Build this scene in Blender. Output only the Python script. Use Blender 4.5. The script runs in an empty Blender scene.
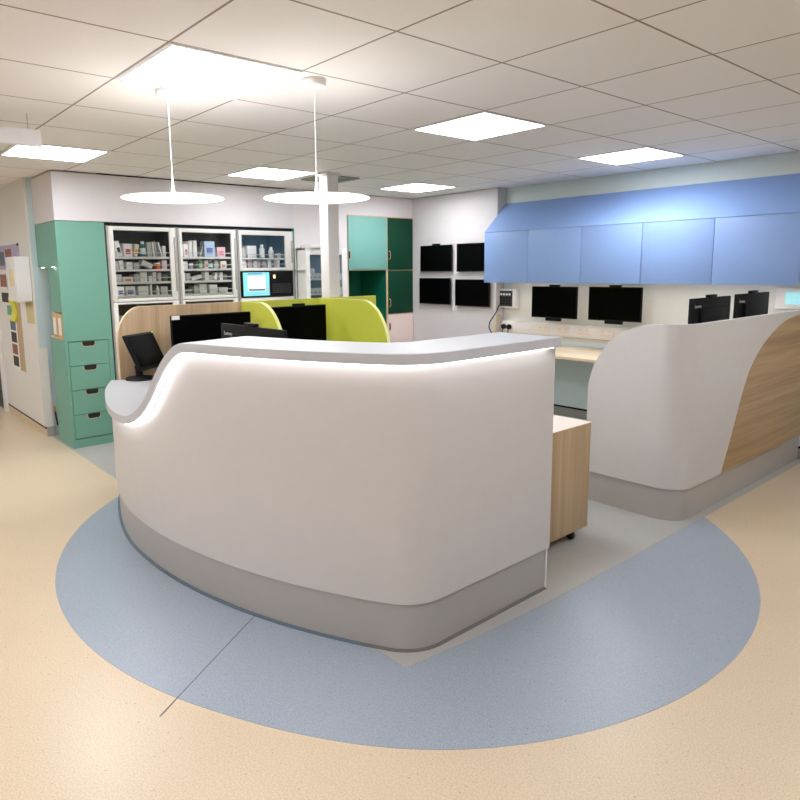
import bpy, bmesh, math, random
from mathutils import Vector, Matrix
random.seed(7)
S = bpy.context.scene
COL = S.collection
PI = math.pi

# ------------------------------------------------------------------ materials
def lin(c):
    c = c / 255.0
    return c / 12.92 if c <= 0.04045 else ((c + 0.055) / 1.055) ** 2.4
def rgb(t): return (lin(t[0]), lin(t[1]), lin(t[2]), 1.0)

MATS = {}
def _base(name):
    m = bpy.data.materials.new(name); m.use_nodes = True
    nt = m.node_tree; b = nt.nodes['Principled BSDF']
    MATS[name] = m
    return m, nt, b
def mat(name, c, rough=0.5, metal=0.0, var=0.025, scale=14.0, spec=0.5, bump=0.0):
    """plain surface with a faint procedural mottling"""
    m, nt, b = _base(name)
    tc = nt.nodes.new('ShaderNodeTexCoord'); nz = nt.nodes.new('ShaderNodeTexNoise')
    nz.inputs['Scale'].default_value = scale; nz.inputs['Detail'].default_value = 4
    nt.links.new(tc.outputs['Object'], nz.inputs['Vector'])
    mx = nt.nodes.new('ShaderNodeMix'); mx.data_type = 'RGBA'
    a = rgb(c)
    mx.inputs[6].default_value = tuple(min(1, v * (1 - var)) for v in a[:3]) + (1,)
    mx.inputs[7].default_value = tuple(min(1, v * (1 + var)) for v in a[:3]) + (1,)
    nt.links.new(nz.outputs['Fac'], mx.inputs[0]); nt.links.new(mx.outputs[2], b.inputs['Base Color'])
    b.inputs['Roughness'].default_value = rough; b.inputs['Metallic'].default_value = metal
    b.inputs['Specular IOR Level'].default_value = spec
    if bump:
        bp = nt.nodes.new('ShaderNodeBump'); bp.inputs['Strength'].default_value = bump
        bp.inputs['Distance'].default_value = 0.002
        nz2 = nt.nodes.new('ShaderNodeTexNoise'); nz2.inputs['Scale'].default_value = 400
        nt.links.new(tc.outputs['Object'], nz2.inputs['Vector'])
        nt.links.new(nz2.outputs['Fac'], bp.inputs['Height']); nt.links.new(bp.outputs['Normal'], b.inputs['Normal'])
    return m
def emat(name, c, strength):
    m, nt, b = _base(name)
    b.inputs['Base Color'].default_value = rgb(c)
    b.inputs['Emission Color'].default_value = rgb(c)
    b.inputs['Emission Strength'].default_value = strength
    b.inputs['Roughness'].default_value = 0.4
    return m
def wood(name, c0, c1, axis, rough=0.45, fine=26.0, along=0.7):
    """streaky laminate; grain runs along the given axis"""
    m, nt, b = _base(name)
    tc = nt.nodes.new('ShaderNodeTexCoord'); mp = nt.nodes.new('ShaderNodeMapping')
    sc = [fine] * 3; sc['XYZ'.index(axis)] = along
    mp.inputs['Scale'].default_value = sc
    nt.links.new(tc.outputs['Object'], mp.inputs['Vector'])
    n1 = nt.nodes.new('ShaderNodeTexNoise'); n1.inputs['Scale'].default_value = 0.55; n1.inputs['Detail'].default_value = 3
    n2 = nt.nodes.new('ShaderNodeTexNoise'); n2.inputs['Scale'].default_value = 3.2; n2.inputs['Detail'].default_value = 5
    nt.links.new(mp.outputs['Vector'], n1.inputs['Vector']); nt.links.new(mp.outputs['Vector'], n2.inputs['Vector'])
    ad = nt.nodes.new('ShaderNodeMath'); ad.operation = 'MULTIPLY_ADD'; ad.inputs[1].default_value = 0.35
    nt.links.new(n2.outputs['Fac'], ad.inputs[0])
    ml = nt.nodes.new('ShaderNodeMath'); ml.operation = 'MULTIPLY'; ml.inputs[1].default_value = 0.65
    nt.links.new(n1.outputs['Fac'], ml.inputs[0]); nt.links.new(ml.outputs[0], ad.inputs[2])
    rp = nt.nodes.new('ShaderNodeValToRGB')
    rp.color_ramp.elements[0].position = 0.36; rp.color_ramp.elements[0].color = rgb(c0)
    rp.color_ramp.elements[1].position = 0.64; rp.color_ramp.elements[1].color = rgb(c1)
    nt.links.new(ad.outputs[0], rp.inputs[0]); nt.links.new(rp.outputs[0], b.inputs['Base Color'])
    b.inputs['Roughness'].default_value = rough
    return m
def vinyl(name, c, rough=0.32, amp=0.10):
    """speckled sheet flooring"""
    m, nt, b = _base(name)
    tc = nt.nodes.new('ShaderNodeTexCoord')
    n1 = nt.nodes.new('ShaderNodeTexNoise'); n1.inputs['Scale'].default_value = 170; n1.inputs['Detail'].default_value = 3
    n2 = nt.nodes.new('ShaderNodeTexNoise'); n2.inputs['Scale'].default_value = 1.3; n2.inputs['Detail'].default_value = 5
    vo = nt.nodes.new('ShaderNodeTexVoronoi'); vo.inputs['Scale'].default_value = 24
    for n in (n1, n2, vo): nt.links.new(tc.outputs['Object'], n.inputs['Vector'])
    a = rgb(c)
    mx = nt.nodes.new('ShaderNodeMix'); mx.data_type = 'RGBA'
    mx.inputs[6].default_value = tuple(v * (1 - amp) for v in a[:3]) + (1,)
    mx.inputs[7].default_value = tuple(min(1, v * (1 + amp)) for v in a[:3]) + (1,)
    rp = nt.nodes.new('ShaderNodeValToRGB')
    rp.color_ramp.elements[0].position = 0.38; rp.color_ramp.elements[1].position = 0.62
    nt.links.new(n1.outputs['Fac'], rp.inputs[0]); nt.links.new(rp.outputs[0], mx.inputs[0])
    mx2 = nt.nodes.new('ShaderNodeMix'); mx2.data_type = 'RGBA'; mx2.blend_type = 'MULTIPLY'
    mx2.inputs[0].default_value = 1.0
    rp2 = nt.nodes.new('ShaderNodeValToRGB')
    rp2.color_ramp.elements[0].position = 0.3; rp2.color_ramp.elements[0].color = (0.93, 0.93, 0.93, 1)
    rp2.color_ramp.elements[1].position = 0.7; rp2.color_ramp.elements[1].color = (1, 1, 1, 1)
    nt.links.new(n2.outputs['Fac'], rp2.inputs[0])
    nt.links.new(mx.outputs[2], mx2.inputs[6]); nt.links.new(rp2.outputs[0], mx2.inputs[7])
    # sparse dark flecks
    rp3 = nt.nodes.new('ShaderNodeValToRGB')
    rp3.color_ramp.elements[0].position = 0.05; rp3.color_ramp.elements[0].color = (0.62, 0.62, 0.62, 1)
    rp3.color_ramp.elements[1].position = 0.09; rp3.color_ramp.elements[1].color = (1, 1, 1, 1)
    nt.links.new(vo.outputs['Distance'], rp3.inputs[0])
    mx3 = nt.nodes.new('ShaderNodeMix'); mx3.data_type = 'RGBA'; mx3.blend_type = 'MULTIPLY'
    mx3.inputs[0].default_value = 1.0
    nt.links.new(mx2.outputs[2], mx3.inputs[6]); nt.links.new(rp3.outputs[0], mx3.inputs[7])
    nt.links.new(mx3.outputs[2], b.inputs['Base Color'])
    rr = nt.nodes.new('ShaderNodeMapRange'); rr.inputs['To Min'].default_value = rough - 0.05; rr.inputs['To Max'].default_value = rough + 0.1
    nt.links.new(n2.outputs['Fac'], rr.inputs['Value']); nt.links.new(rr.outputs['Result'], b.inputs['Roughness'])
    return m
def ceiling_mat(name, c, gx, gy):
    """600 mm mineral tiles, thin shadow joints"""
    m, nt, b = _base(name)
    tc = nt.nodes.new('ShaderNodeTexCoord'); sp = nt.nodes.new('ShaderNodeSeparateXYZ')
    nt.links.new(tc.outputs['Object'], sp.inputs[0])
    def joint(sock, off):
        s = nt.nodes.new('ShaderNodeMath'); s.operation = 'SUBTRACT'; s.inputs[1].default_value = off
        nt.links.new(sp.outputs[sock], s.inputs[0])
        d = nt.nodes.new('ShaderNodeMath'); d.operation = 'DIVIDE'; d.inputs[1].default_value = 0.6
        nt.links.new(s.outputs[0], d.inputs[0])
        p = nt.nodes.new('ShaderNodeMath'); p.operation = 'PINGPONG'; p.inputs[1].default_value = 0.5
        nt.links.new(d.outputs[0], p.inputs[0])
        l = nt.nodes.new('ShaderNodeMath'); l.operation = 'LESS_THAN'; l.inputs[1].default_value = 0.0085
        nt.links.new(p.outputs[0], l.inputs[0])
        # tile number, for a slight tone change tile to tile
        f = nt.nodes.new('ShaderNodeMath'); f.operation = 'FLOOR'; nt.links.new(d.outputs[0], f.inputs[0])
        return l, f
    lx, fx = joint('X', gx); ly, fy = joint('Y', gy)
    mxm = nt.nodes.new('ShaderNodeMath'); mxm.operation = 'MAXIMUM'
    nt.links.new(lx.outputs[0], mxm.inputs[0]); nt.links.new(ly.outputs[0], mxm.inputs[1])
    cb = nt.nodes.new('ShaderNodeCombineXYZ'); nt.links.new(fx.outputs[0], cb.inputs[0]); nt.links.new(fy.outputs[0], cb.inputs[1])
    wn = nt.nodes.new('ShaderNodeTexWhiteNoise'); wn.noise_dimensions = '2D'; nt.links.new(cb.outputs[0], wn.inputs['Vector'])
    a = rgb(c)
    m1 = nt.nodes.new('ShaderNodeMix'); m1.data_type = 'RGBA'
    m1.inputs[6].default_value = tuple(v * .965 for v in a[:3]) + (1,); m1.inputs[7].default_value = a
    nt.links.new(wn.outputs['Value'], m1.inputs[0])
    m2 = nt.nodes.new('ShaderNodeMix'); m2.data_type = 'RGBA'
    m2.inputs[7].default_value = rgb((158, 142, 128))
    nt.links.new(mxm.outputs[0], m2.inputs[0]); nt.links.new(m1.outputs[2], m2.inputs[6])
    nt.links.new(m2.outputs[2], b.inputs['Base Color'])
    b.inputs['Roughness'].default_value = 0.75; b.inputs['Specular IOR Level'].default_value = 0.3
    return m
def glass_mat(name, tint, refl=0.12):
    m, nt, b = _base(name)
    nt.nodes.remove(b)
    out = nt.nodes['Material Output']
    tr = nt.nodes.new('ShaderNodeBsdfTransparent'); tr.inputs[0].default_value = tint
    gl = nt.nodes.new('ShaderNodeBsdfGlossy'); gl.inputs['Roughness'].default_value = 0.06
    fr = nt.nodes.new('ShaderNodeFresnel'); fr.inputs[0].default_value = 1.3
    mx = nt.nodes.new('ShaderNodeMixShader')
    nt.links.new(fr.outputs[0], mx.inputs[0]); nt.links.new(tr.outputs[0], mx.inputs[1]); nt.links.new(gl.outputs[0], mx.inputs[2])
    nt.links.new(mx.outputs[0], out.inputs[0])
    return m

M_ = mat
WALLW = mat('white_paint', (228, 221, 220), 0.6)
SOFF = mat('soffit_paint', (222, 217, 218), 0.6)
MINT = mat('pale_mint_paint', (210, 219, 213), 0.6)
MIDW = mat('cream_mint_paint', (230, 229, 223), 0.6)
PALEB = mat('pale_blue_paint', (196, 213, 216), 0.6)
CREAMW = mat('cream_paint', (226, 227, 221), 0.6)
CREAML = mat('cream_laminate', (228, 225, 218), 0.45)
GREYSK = mat('grey_vinyl_skirting', (160, 160, 158), 0.45)
BEIGSK = mat('beige_vinyl_skirting', (214, 192, 158), 0.4)
BLACK = mat('black_plastic', (10, 10, 11), 0.5, spec=0.2)
BLACKM = mat('black_back_shell', (14, 14, 14), 0.6, spec=0.2)
SCREEN = mat('screen_glass', (3, 3, 3), 0.28, spec=0.05)
DGREY = mat('dark_grey_plastic', (52, 52, 54), 0.5)
STRIPG = mat('grey_edge', (150, 148, 146), 0.4)
WHITE = mat('white_plastic', (236, 234, 232), 0.4)
CREAMP = mat('cream_plastic', (240, 236, 234), 0.45)
DESKW = mat('desk_laminate', (212, 208, 206), 0.42)
SLAB = mat('solid_surface_top', (201, 202, 206), 0.38)
PLINTH = mat('brushed_grey_plinth', (184, 179, 174), 0.4, metal=0.1)
TEAL = mat('teal_laminate', (112, 165, 147), 0.5)
TEALE = mat('teal_edge', (66, 128, 108), 0.5)
SLOT = mat('dark_hand_hole', (22, 18, 15), 0.7)
PLY = mat('plywood_edge', (222, 186, 148), 0.5)
LTEAL = mat('light_teal_door', (124, 182, 170), 0.5)
DGREEN = mat('dark_green_door', (6, 62, 41), 0.6, spec=0.25)
NICHE = mat('green_niche', (10, 110, 84), 0.5)
PINK = mat('pale_pink_door', (236, 214, 205), 0.5)
BLUE = mat('sky_blue_laminate', (140, 169, 218), 0.45)
BLUED = mat('blue_joint', (84, 112, 178), 0.5)
LIME = mat('lime_laminate', (208, 212, 78), 0.45)
LIMEE = mat('lime_edge', (232, 236, 150), 0.45)
FRAMEW = mat('cabinet_frame_white', (226, 223, 218), 0.4)
FRAMEG = mat('cabinet_post_grey', (178, 174, 170), 0.35, metal=0.3)
CABIN = mat('cabinet_interior', (86, 92, 90), 0.5)
CABINB = mat('cabinet_interior_blue', (112, 142, 158), 0.5)
SHELFM = mat('shelf_white', (228, 226, 222), 0.45)
POLEM = mat('pole_paint', (230, 224, 220), 0.5)
METAL = mat('grey_metal', (190, 190, 190), 0.3, metal=0.9)
RUBBER = mat('rubber', (18, 18, 19), 0.7)
PENDM = emat('pendant_diffuser', (255, 252, 249), 0.95)
PENDW = mat('pendant_white', (245, 243, 240), 0.4)
PANELM = emat('light_panel_diffuser', (246, 249, 255), 12.5)
LEDM = emat('led_strip_glow', (250, 249, 252), 4.0)
SPOTM = emat('nook_spot_glow', (255, 246, 225), 18.0)
VENTM = mat('vent_grey', (150, 146, 140), 0.5)
VENTD = mat('vent_dark', (60, 57, 53), 0.7)
PAPER = mat('paper_white', (235, 233, 228), 0.7)
GLASS = glass_mat('door_glass', (0.975, 0.985, 0.985, 1))
WOODV = wood('pale_oak_vertical', (196, 164, 126), (226, 200, 164), 'Z')
WOODP = wood('oak_pedestal', (178, 150, 112), (208, 180, 142), 'Z')
WOODH = wood('oak_horizontal', (158, 126, 86), (194, 162, 118), 'Y')
WOODE = mat('pale_oak_edge', (236, 214, 184), 0.45)
WOODT = wood('pale_worktop', (226, 202, 168), (242, 222, 194), 'X')
PEDTOP = mat('pedestal_top', (238, 224, 210), 0.45)
FLB = vinyl('beige_vinyl', (217, 197, 168), 0.28)
FLC = vinyl('blue_vinyl', (157, 167, 180), 0.3)
FLG = vinyl('grey_vinyl', (178, 176, 172), 0.36, 0.05)
COVE = mat('slate_sealant', (96, 112, 124), 0.5)
LOWW = mat('pale_aqua_paint', (224, 241, 249), 0.6)
GX, GY = -2.479, 2.916
CEILM = ceiling_mat('ceiling_tiles', (246, 241, 236), GX, GY)

# ------------------------------------------------------------------ geometry
class MB:
    def __init__(s): s.bm = bmesh.new()
    def box(s, x0, x1, y0, y1, z0, z1, bev=0.0, mi=0, seg=2):
        x0, x1 = min(x0, x1), max(x0, x1); y0, y1 = min(y0, y1), max(y0, y1); z0, z1 = min(z0, z1), max(z0, z1)
        t = bmesh.new()
        v = [t.verts.new(p) for p in ((x0,y0,z0),(x1,y0,z0),(x1,y1,z0),(x0,y1,z0),(x0,y0,z1),(x1,y0,z1),(x1,y1,z1),(x0,y1,z1))]
        for f in ((0,3,2,1),(4,5,6,7),(0,1,5,4),(1,2,6,5),(2,3,7,6),(3,0,4,7)): t.faces.new([v[i] for i in f])
        bev = min(bev, 0.45 * min(x1-x0, y1-y0, z1-z0))
        if bev > 0:
            bmesh.ops.bevel(t, geom=list(t.edges), offset=bev, segments=seg, affect='EDGES', profile=0.5)
        s._merge(t, mi); return s
    def _merge(s, t, mi=0, M=None):
        vm = {}
        for v in t.verts: vm[v] = s.bm.verts.new(M @ v.co if M else v.co)
        for f in t.faces:
            try:
                nf = s.bm.faces.new([vm[v] for v in f.verts]); nf.material_index = mi if mi >= 0 else f.material_index
            except ValueError: pass
        t.free()
    def obox(s, c, sx, sy, sz, R, bev=0.0, mi=0):
        """box centred at c turned by the 3x3 matrix R"""
        q = MB(); q.box(-sx/2, sx/2, -sy/2, sy/2, -sz/2, sz/2, bev)
        s._merge(q.bm, mi, Matrix.Translation(Vector(c)) @ R.to_4x4()); return s
    def prism(s, poly, axis, a, b, mi=0, mside=None, bev=0.0):
        """closed 2D outline swept along an axis: X -> (y,z), Y -> (x,z), Z -> (x,y)"""
        def P(p, h):
            return {'X': (h, p[0], p[1]), 'Y': (p[0], h, p[1]), 'Z': (p[0], p[1], h)}[axis]
        t = bmesh.new()
        A = [t.verts.new(P(p, a)) for p in poly]; B = [t.verts.new(P(p, b)) for p in poly]
        n = len(poly)
        fa = t.faces.new(A); fb = t.faces.new(B[::-1])
        fa.material_index = fb.material_index = mi
        for i in range(n):
            f = t.faces.new((A[i], B[i], B[(i+1) % n], A[(i+1) % n])); f.material_index = mside if mside is not None else mi
        bmesh.ops.recalc_face_normals(t, faces=list(t.faces))
        if bev:
            es = [e for e in t.edges if abs((e.verts[0].co - e.verts[1].co).dot(Vector(P((0, 0), 1)))) < 1e-6]
            bmesh.ops.bevel(t, geom=es, offset=bev, segments=2, affect='EDGES', profile=0.5)
        s._merge(t, -1); return s
    def lathe(s, prof, c, n=48, mi=0, axis='Z'):
        t = bmesh.new(); rings = []
        for r, z in prof:
            if r < 1e-6: rings.append([t.verts.new((0, 0, z))])
            else: rings.append([t.verts.new((r*math.cos(2*PI*k/n), r*math.sin(2*PI*k/n), z)) for k in range(n)])
        for A, B in zip(rings, rings[1:]):
            for k in range(n):
                a0, a1 = A[k % len(A)], A[(k+1) % len(A)]; b0, b1 = B[k % len(B)], B[(k+1) % len(B)]
                f = []
                for v in (a0, a1, b1, b0):
                    if v not in f: f.append(v)
                if len(f) > 2: t.faces.new(f)
        bmesh.ops.recalc_face_normals(t, faces=list(t.faces))
        R = Matrix.Identity(4)
        if axis == 'X': R = Matrix.Rotation(PI/2, 4, 'Y')
        if axis == 'Y': R = Matrix.Rotation(PI/2, 4, 'X')
        s._merge(t, mi, Matrix.Translation(Vector(c)) @ R); return s
    def cyl(s, p0, p1, r, n=20, mi=0, r1=None):
        p0, p1 = Vector(p0), Vector(p1); d = p1 - p0
        q = bmesh.new()
        bmesh.ops.create_cone(q, cap_ends=True, segments=n, radius1=r, radius2=r if r1 is None else r1, depth=d.length)
        R = d.to_track_quat('Z', 'Y').to_matrix().to_4x4()
        s._merge(q, mi, Matrix.Translation((p0 + p1) / 2) @ R); return s
    def tube(s, pts, r, n=8, mi=0):
        pts = [Vector(p) for p in pts]; rings = []
        for i, p in enumerate(pts):
            d = (pts[min(i+1, len(pts)-1)] - pts[max(i-1, 0)]).normalized()
            u = d.cross(Vector((0.31, 0.17, 0.93)))
            if u.length < 1e-3: u = d.cross(Vector((1, 0, 0)))
            u.normalize(); w = d.cross(u)
            rings.append([s.bm.verts.new(p + r*(math.cos(2*PI*k/n)*u + math.sin(2*PI*k/n)*w)) for k in range(n)])
        for A, B in zip(rings, rings[1:]):
            for k in range(n):
                f = s.bm.faces.new((A[k], A[(k+1) % n], B[(k+1) % n], B[k])); f.material_index = mi
        for R_ in (rings[0][::-1], rings[-1]):
            f = s.bm.faces.new(R_); f.material_index = mi
        return s
    def grid(s, rows, mi=0, closed=True):
        """quads through rows of points (each row a closed section); caps both ends"""
        V = [[s.bm.verts.new(p) for p in r] for r in rows]; n = len(V[0])
        for A, B in zip(V, V[1:]):
            for k in range(n if closed else n-1):
                f = s.bm.faces.new((A[k], A[(k+1) % n], B[(k+1) % n], B[k])); f.material_index = mi
        if closed:
            for R_ in (V[0][::-1], V[-1]):
                f = s.bm.faces.new(R_); f.material_index = mi
        return s
    def build(s, name, mats, parent=None, smooth=False, ang=35):
        bmesh.ops.recalc_face_normals(s.bm, faces=list(s.bm.faces))
        me = bpy.data.meshes.new(name)
        if parent is not None:
            off = wloc(parent)
            for v in s.bm.verts: v.co -= off
        s.bm.to_mesh(me); s.bm.free()
        for m in (mats if isinstance(mats, (list, tuple)) else [mats]): me.materials.append(m)
        if smooth:
            me.shade_smooth(); me.set_sharp_from_angle(angle=math.radians(ang))
        o = bpy.data.objects.new(name, me); COL.objects.link(o)
        if parent is not None: o.parent = parent
        return o
def wloc(o):
    v = Vector((0, 0, 0))
    while o is not None: v = v + o.location; o = o.parent
    return v
def tag(o, label, cat, group=None):
    o['label'] = label; o['category'] = cat
    if group: o['group'] = group
    return o
def thing(name, label, cat, loc=(0, 0, 0), group=None):
    o = bpy.data.objects.new(name, None); COL.objects.link(o); o.location = loc
    o.empty_display_size = 0.1
    return tag(o, label, cat, group)
def struct(o): o['kind'] = 'structure'; return o
def copy_tree(o, parent=None):
    c = o.copy(); COL.objects.link(c)
    if parent is not None: c.parent = parent
    for ch in list(o.children): copy_tree(ch, c)
    return c
def B(name, mats, parent, *dims, bev=0.0):
    return MB().box(*dims, bev=bev).build(name, mats, parent, smooth=bev > 0)

CZ = 2.385                      # ceiling height
XF, YR = -6.66, 5.855           # far wall, right wall
# ------------------------------------------------------------------ the room
struct(B('floor', FLB, None, -10.5, 3.2, -4.2, YR + .2, -0.08, 0))
struct(B('ceiling', CEILM, None, -10.5, 3.2, -4.2, YR + .2, CZ, CZ + 0.08))
# grey vinyl behind the desks
struct(MB().prism([(XF, 1.585), (-4.6, 1.585), (-1.722, 1.60), (-1.69, 1.94), (-1.662, 2.4), (-1.65, 3.1), (-1.65, YR), (XF, YR)], 'Z', 0.0, 0.002).build('trim_1', FLG))
# large blue disc in the floor
cA, rA = (-2.898, 2.742), 2.038
cB, rB = (-2.799, 2.551), 1.884
poly = []
for k in range(160):
    t = 2*PI*k/160
    d = (math.cos(t), math.sin(t))
    c0 = (-2.86, 2.62)
    def hit(c, r):
        ox, oy = c0[0]-c[0], c0[1]-c[1]
        b_ = ox*d[0] + oy*d[1]; return -b_ + math.sqrt(b_*b_ - (ox*ox + oy*oy - r*r))
    # left/front arc for directions 170..300 deg, right arc for -30..60 deg
    deg = math.degrees(t)
    dl = abs((deg - 235 + 180) % 360 - 180)
    w = min(1, max(0, (95 - dl) / 35)); w = w*w*(3-2*w)
    r = hit(cA, rA)*w + hit(cB, rB)*(1-w)
    poly.append((c0[0] + d[0]*r, c0[1] + d[1]*r))
struct(MB().prism(poly, 'Z', -0.01, 0.0012).build('trim_2', FLC))
# weld seam across the blue vinyl
a, b = Vector((-2.46, 1.36, 0)), Vector((-1.78, 0.70, 0)); u = (b-a).normalized(); n = Vector((-u.y, u.x, 0))*0.0022
a = Vector((-2.46, 1.364, 0)); b = Vector((-2.13, 0.84, 0)); u = (b-a).normalized(); n = Vector((-u.y, u.x, 0))*0.0022
b2 = a + u*0.71
struct(MB().prism([tuple((a+n).xy), tuple((b2+n).xy), tuple((b2-n).xy), tuple((a-n).xy)], 'Z', 0.0005, 0.0016).build('trim_3', mat('seam_grey', (96, 102, 112), 0.6)))

# right wall (mint above, cream-mint behind the screens), with coved skirting and black capping strip
mb = MB(); mb.box(XF-.2, 3.2, YR, YR + .2, 0, 0.78, mi=0); mb.box(XF-.2, 3.2, YR, YR + .2, 0.78, 1.6, mi=2); mb.box(XF-.2, 3.2, YR, YR + .2, 1.6, CZ, mi=1)
struct(mb.build('wall_right', [LOWW, MINT, MIDW]))
struct(B('baseboard_right', GREYSK, None, -4.66, 3.0, YR - 0.008, YR, 0.0015, 0.088))
struct(B('trim_4', BLACK, None, -4.66, 3.0, YR - 0.012, YR, 0.088, 0.104))
# white panel wall that carries four screens
struct(B('wall_corner', mat('white_panel_paint', (214, 208, 208), .6), None, XF, -4.67, 5.72, YR, 0, CZ - 0.006))
# far wall, its flush white front between fridge and cupboards, soffit over the drug cabinets
struct(B('wall_far', PALEB, None, XF - .2, XF, 1.752, YR, 0, CZ))
mb = MB()
mb.box(XF, -6.0, 3.985, 4.70, 0, CZ - 0.006)
struct(mb.build('wall_far_front', WALLW))
struct(B('wall_far_upper', WALLW, None, XF, -6.0, 4.70, 5.72, 2.151, CZ - 0.006))
mb = MB(); mb.box(XF, -6.0, 1.60, 3.985, 1.975, CZ - 0.012)
struct(mb.build('trim_5', SOFF))
# black shadow gap over the soffit and beside the corner wall
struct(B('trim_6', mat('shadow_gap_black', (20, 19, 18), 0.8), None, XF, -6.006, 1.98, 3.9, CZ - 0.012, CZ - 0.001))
# corridor wall on the left with pale blue end, cream cladding and skirting
struct(B('wall_left', [CREAMW], None, -10.4, XF - 0.012, 1.553, 1.75, 0, CZ))
struct(B('trim_7', PALEB, None, XF - 0.012, XF, 1.553, 1.75, 0.0, CZ))
struct(B('trim_8', CREAML, None, -8.20, XF + 0.004, 1.537, 1.553, 0.098, CZ))
struct(B('trim_9', CREAML, None, XF + 0.0002, XF + 0.012, 1.537, 1.615, 0.095, 0.845))
struct(B('baseboard_left', BEIGSK, None, -10.4, XF + 0.006, 1.541, 1.553, 0, 0.078))
struct(B('trim_10', BLACK, None, -8.2, XF + 0.008, 1.5385, 1.553, 0.078, 0.098))
struct(B('trim_11', GREYSK, None, XF, XF + 0.01, 1.556, 1.63, 0.0, 0.1))
struct(B('trim_12', WHITE, None, -8.34, -8.20, 1.515, 1.553, 0, 2.1))
struct(B('door_1', mat('dark_green_door_leaf', (40, 62, 54), 0.5), None, -9.25, -8.34, 1.53, 1.553, 0, 2.05))
struct(B('wall_end', CREAMW, None, -10.5, -10.4, -4.2, 1.75, 0, CZ))
struct(B('wall_front', WALLW, None, -10.5, 3.2, -4.2, -4.1, 0, CZ))
struct(B('wall_near', WALLW, None, 3.1, 3.2, -4.1, YR, 0, CZ))

# ------------------------------------------------------------------ ceiling lights
def ceiling_light(i, j, label):
    """panel in the cell between grid lines i..i+1 (y) and j..j+1 (-x)"""
    x0, x1 = GX - .6*(j+1), GX - .6*j; y0, y1 = GY + .6*i, GY + .6*(i+1)
    t = thing('ceiling_light', label, 'ceiling light', ((x0+x1)/2, (y0+y1)/2, CZ), 'square light panels in the tiled ceiling')
    e = 0.022; mb = MB()
    mb.box(x0, x1, y0, y0+e, CZ-.006, CZ); mb.box(x0, x1, y1-e, y1, CZ-.006, CZ)
    mb.box(x0, x0+e, y0+e, y1-e, CZ-.006, CZ); mb.box(x1-e, x1, y0+e, y1-e, CZ-.006, CZ)
    mb.build('frame', WHITE, t)
    B('diffuser', PANELM, t, x0+e, x1-e, y0+e, y1-e, CZ-.005, CZ-.001)
ceiling_light(0, 0, 'square ceiling panel light above the middle of the desk, largest seen')
ceiling_light(3, 0, 'square ceiling panel light nearest the blue wall cabinets')
ceiling_light(-3, 4, 'square ceiling panel light behind the hanging sign at far left')
ceiling_light(0, 4, 'square ceiling panel light just left of the white pole')
ceiling_light(3, 4, 'square ceiling panel light above the four wall screens')
ceiling_light(-3, 0, 'square ceiling panel light overhead in front of the left pendant')
for i in (-6, -2, 2):
    ceiling_light(i, -4, 'square ceiling panel light near the viewer, row behind the photo')
for i, j in ((-6, 4), (-6, 0), (-9, -4), (-9, 0), (-6, 10), (-6, 7)):  # last panel is added out of view to brighten the corridor wall
    ceiling_light(i, j, 'unseen square ceiling panel light over the beige corridor')

# ------------------------------------------------------------------ ceiling vent, hanging sign, pole, pendants
t = thing('ceiling_vent', 'grey slotted square air vent in the ceiling behind the white pole', 'vent', (-5.13, 3.83, CZ))
mb = MB()
for k in range(4):
    h = 0.19 - 0.045*k
    for s in (-1, 1):
        mb.box(-5.13-h, -5.13+h, 3.83+s*h-0.012, 3.83+s*h+0.012, CZ-.012, CZ-.001)
        mb.box(-5.13+s*h-0.012, -5.13+s*h+0.012, 3.83-h+.012, 3.83+h-.012, CZ-.012, CZ-.001)
mb.build('louvre', VENTM, t)
B('backing', VENTD, t, -5.32, -4.94, 3.64, 4.02, CZ-.004, CZ)

t = thing('hanging_sign', 'white blank signboard hung by wires below the ceiling at top left', 'sign', (-4.0, .62, 2.257))
B('board', WHITE, t, -4.03, -3.995, 0.20, 1.035, 2.216, 2.303, bev=.003)
for y in (0.32, 0.975): MB().cyl((-4.012, y, 2.303), (-4.012, y, CZ), 0.0022, 8).build('wire', METAL, t)

t = thing('pole', 'square white pole from floor to ceiling behind the lime partition', 'pole', (-4.865, 3.61, 0))
B('shaft', POLEM, t, -4.93, -4.80, 3.55, 3.675, 0.0, CZ, bev=.012)
mb = MB(); mb.box(-4.945, -4.785, 3.535, 3.69, CZ-.03, CZ, bev=.004); mb.build('collar', POLEM, t)

def pendant(c, R_, label):
    t = thing('pendant_lamp', label, 'pendant lamp', (c[0], c[1], c[2]), 'disc pendants over the reception desk')
    x, y, z = c
    MB().lathe([(0, -.002), (R_*.55, -.002), (R_*.93, -.0015), (R_*.99, 0), (R_, .002), (R_*.985, .0045), (R_*.93, .006), (R_*.5, .011), (0, .011)], (x, y, z), 72).build('disc', PENDM, t, True, 50)
    MB().lathe([(0, .011), (.033, .011), (.024, .018), (.011, .030), (.006, .06), (.003, .12), (0, .12)], (x, y, z), 24).build('cone', PENDW, t, True)
    MB().cyl((x, y, z+.11), (x, y, CZ-.03), .0016, 10).build('stem', PENDW, t, True)
    MB().lathe([(0, -.03), (.05, -.03), (.055, -.02), (.055, 0), (0, 0)], (x, y, CZ), 32).build('ceiling_rose', PENDW, t, True)
pendant((-3.13, 1.385, 1.884), .242, 'round white disc pendant lamp hanging at the left, before the green tower')
pendant((-2.56, 1.832, 1.860), .246, 'round white disc pendant lamp hanging in front of the white pole')

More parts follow.
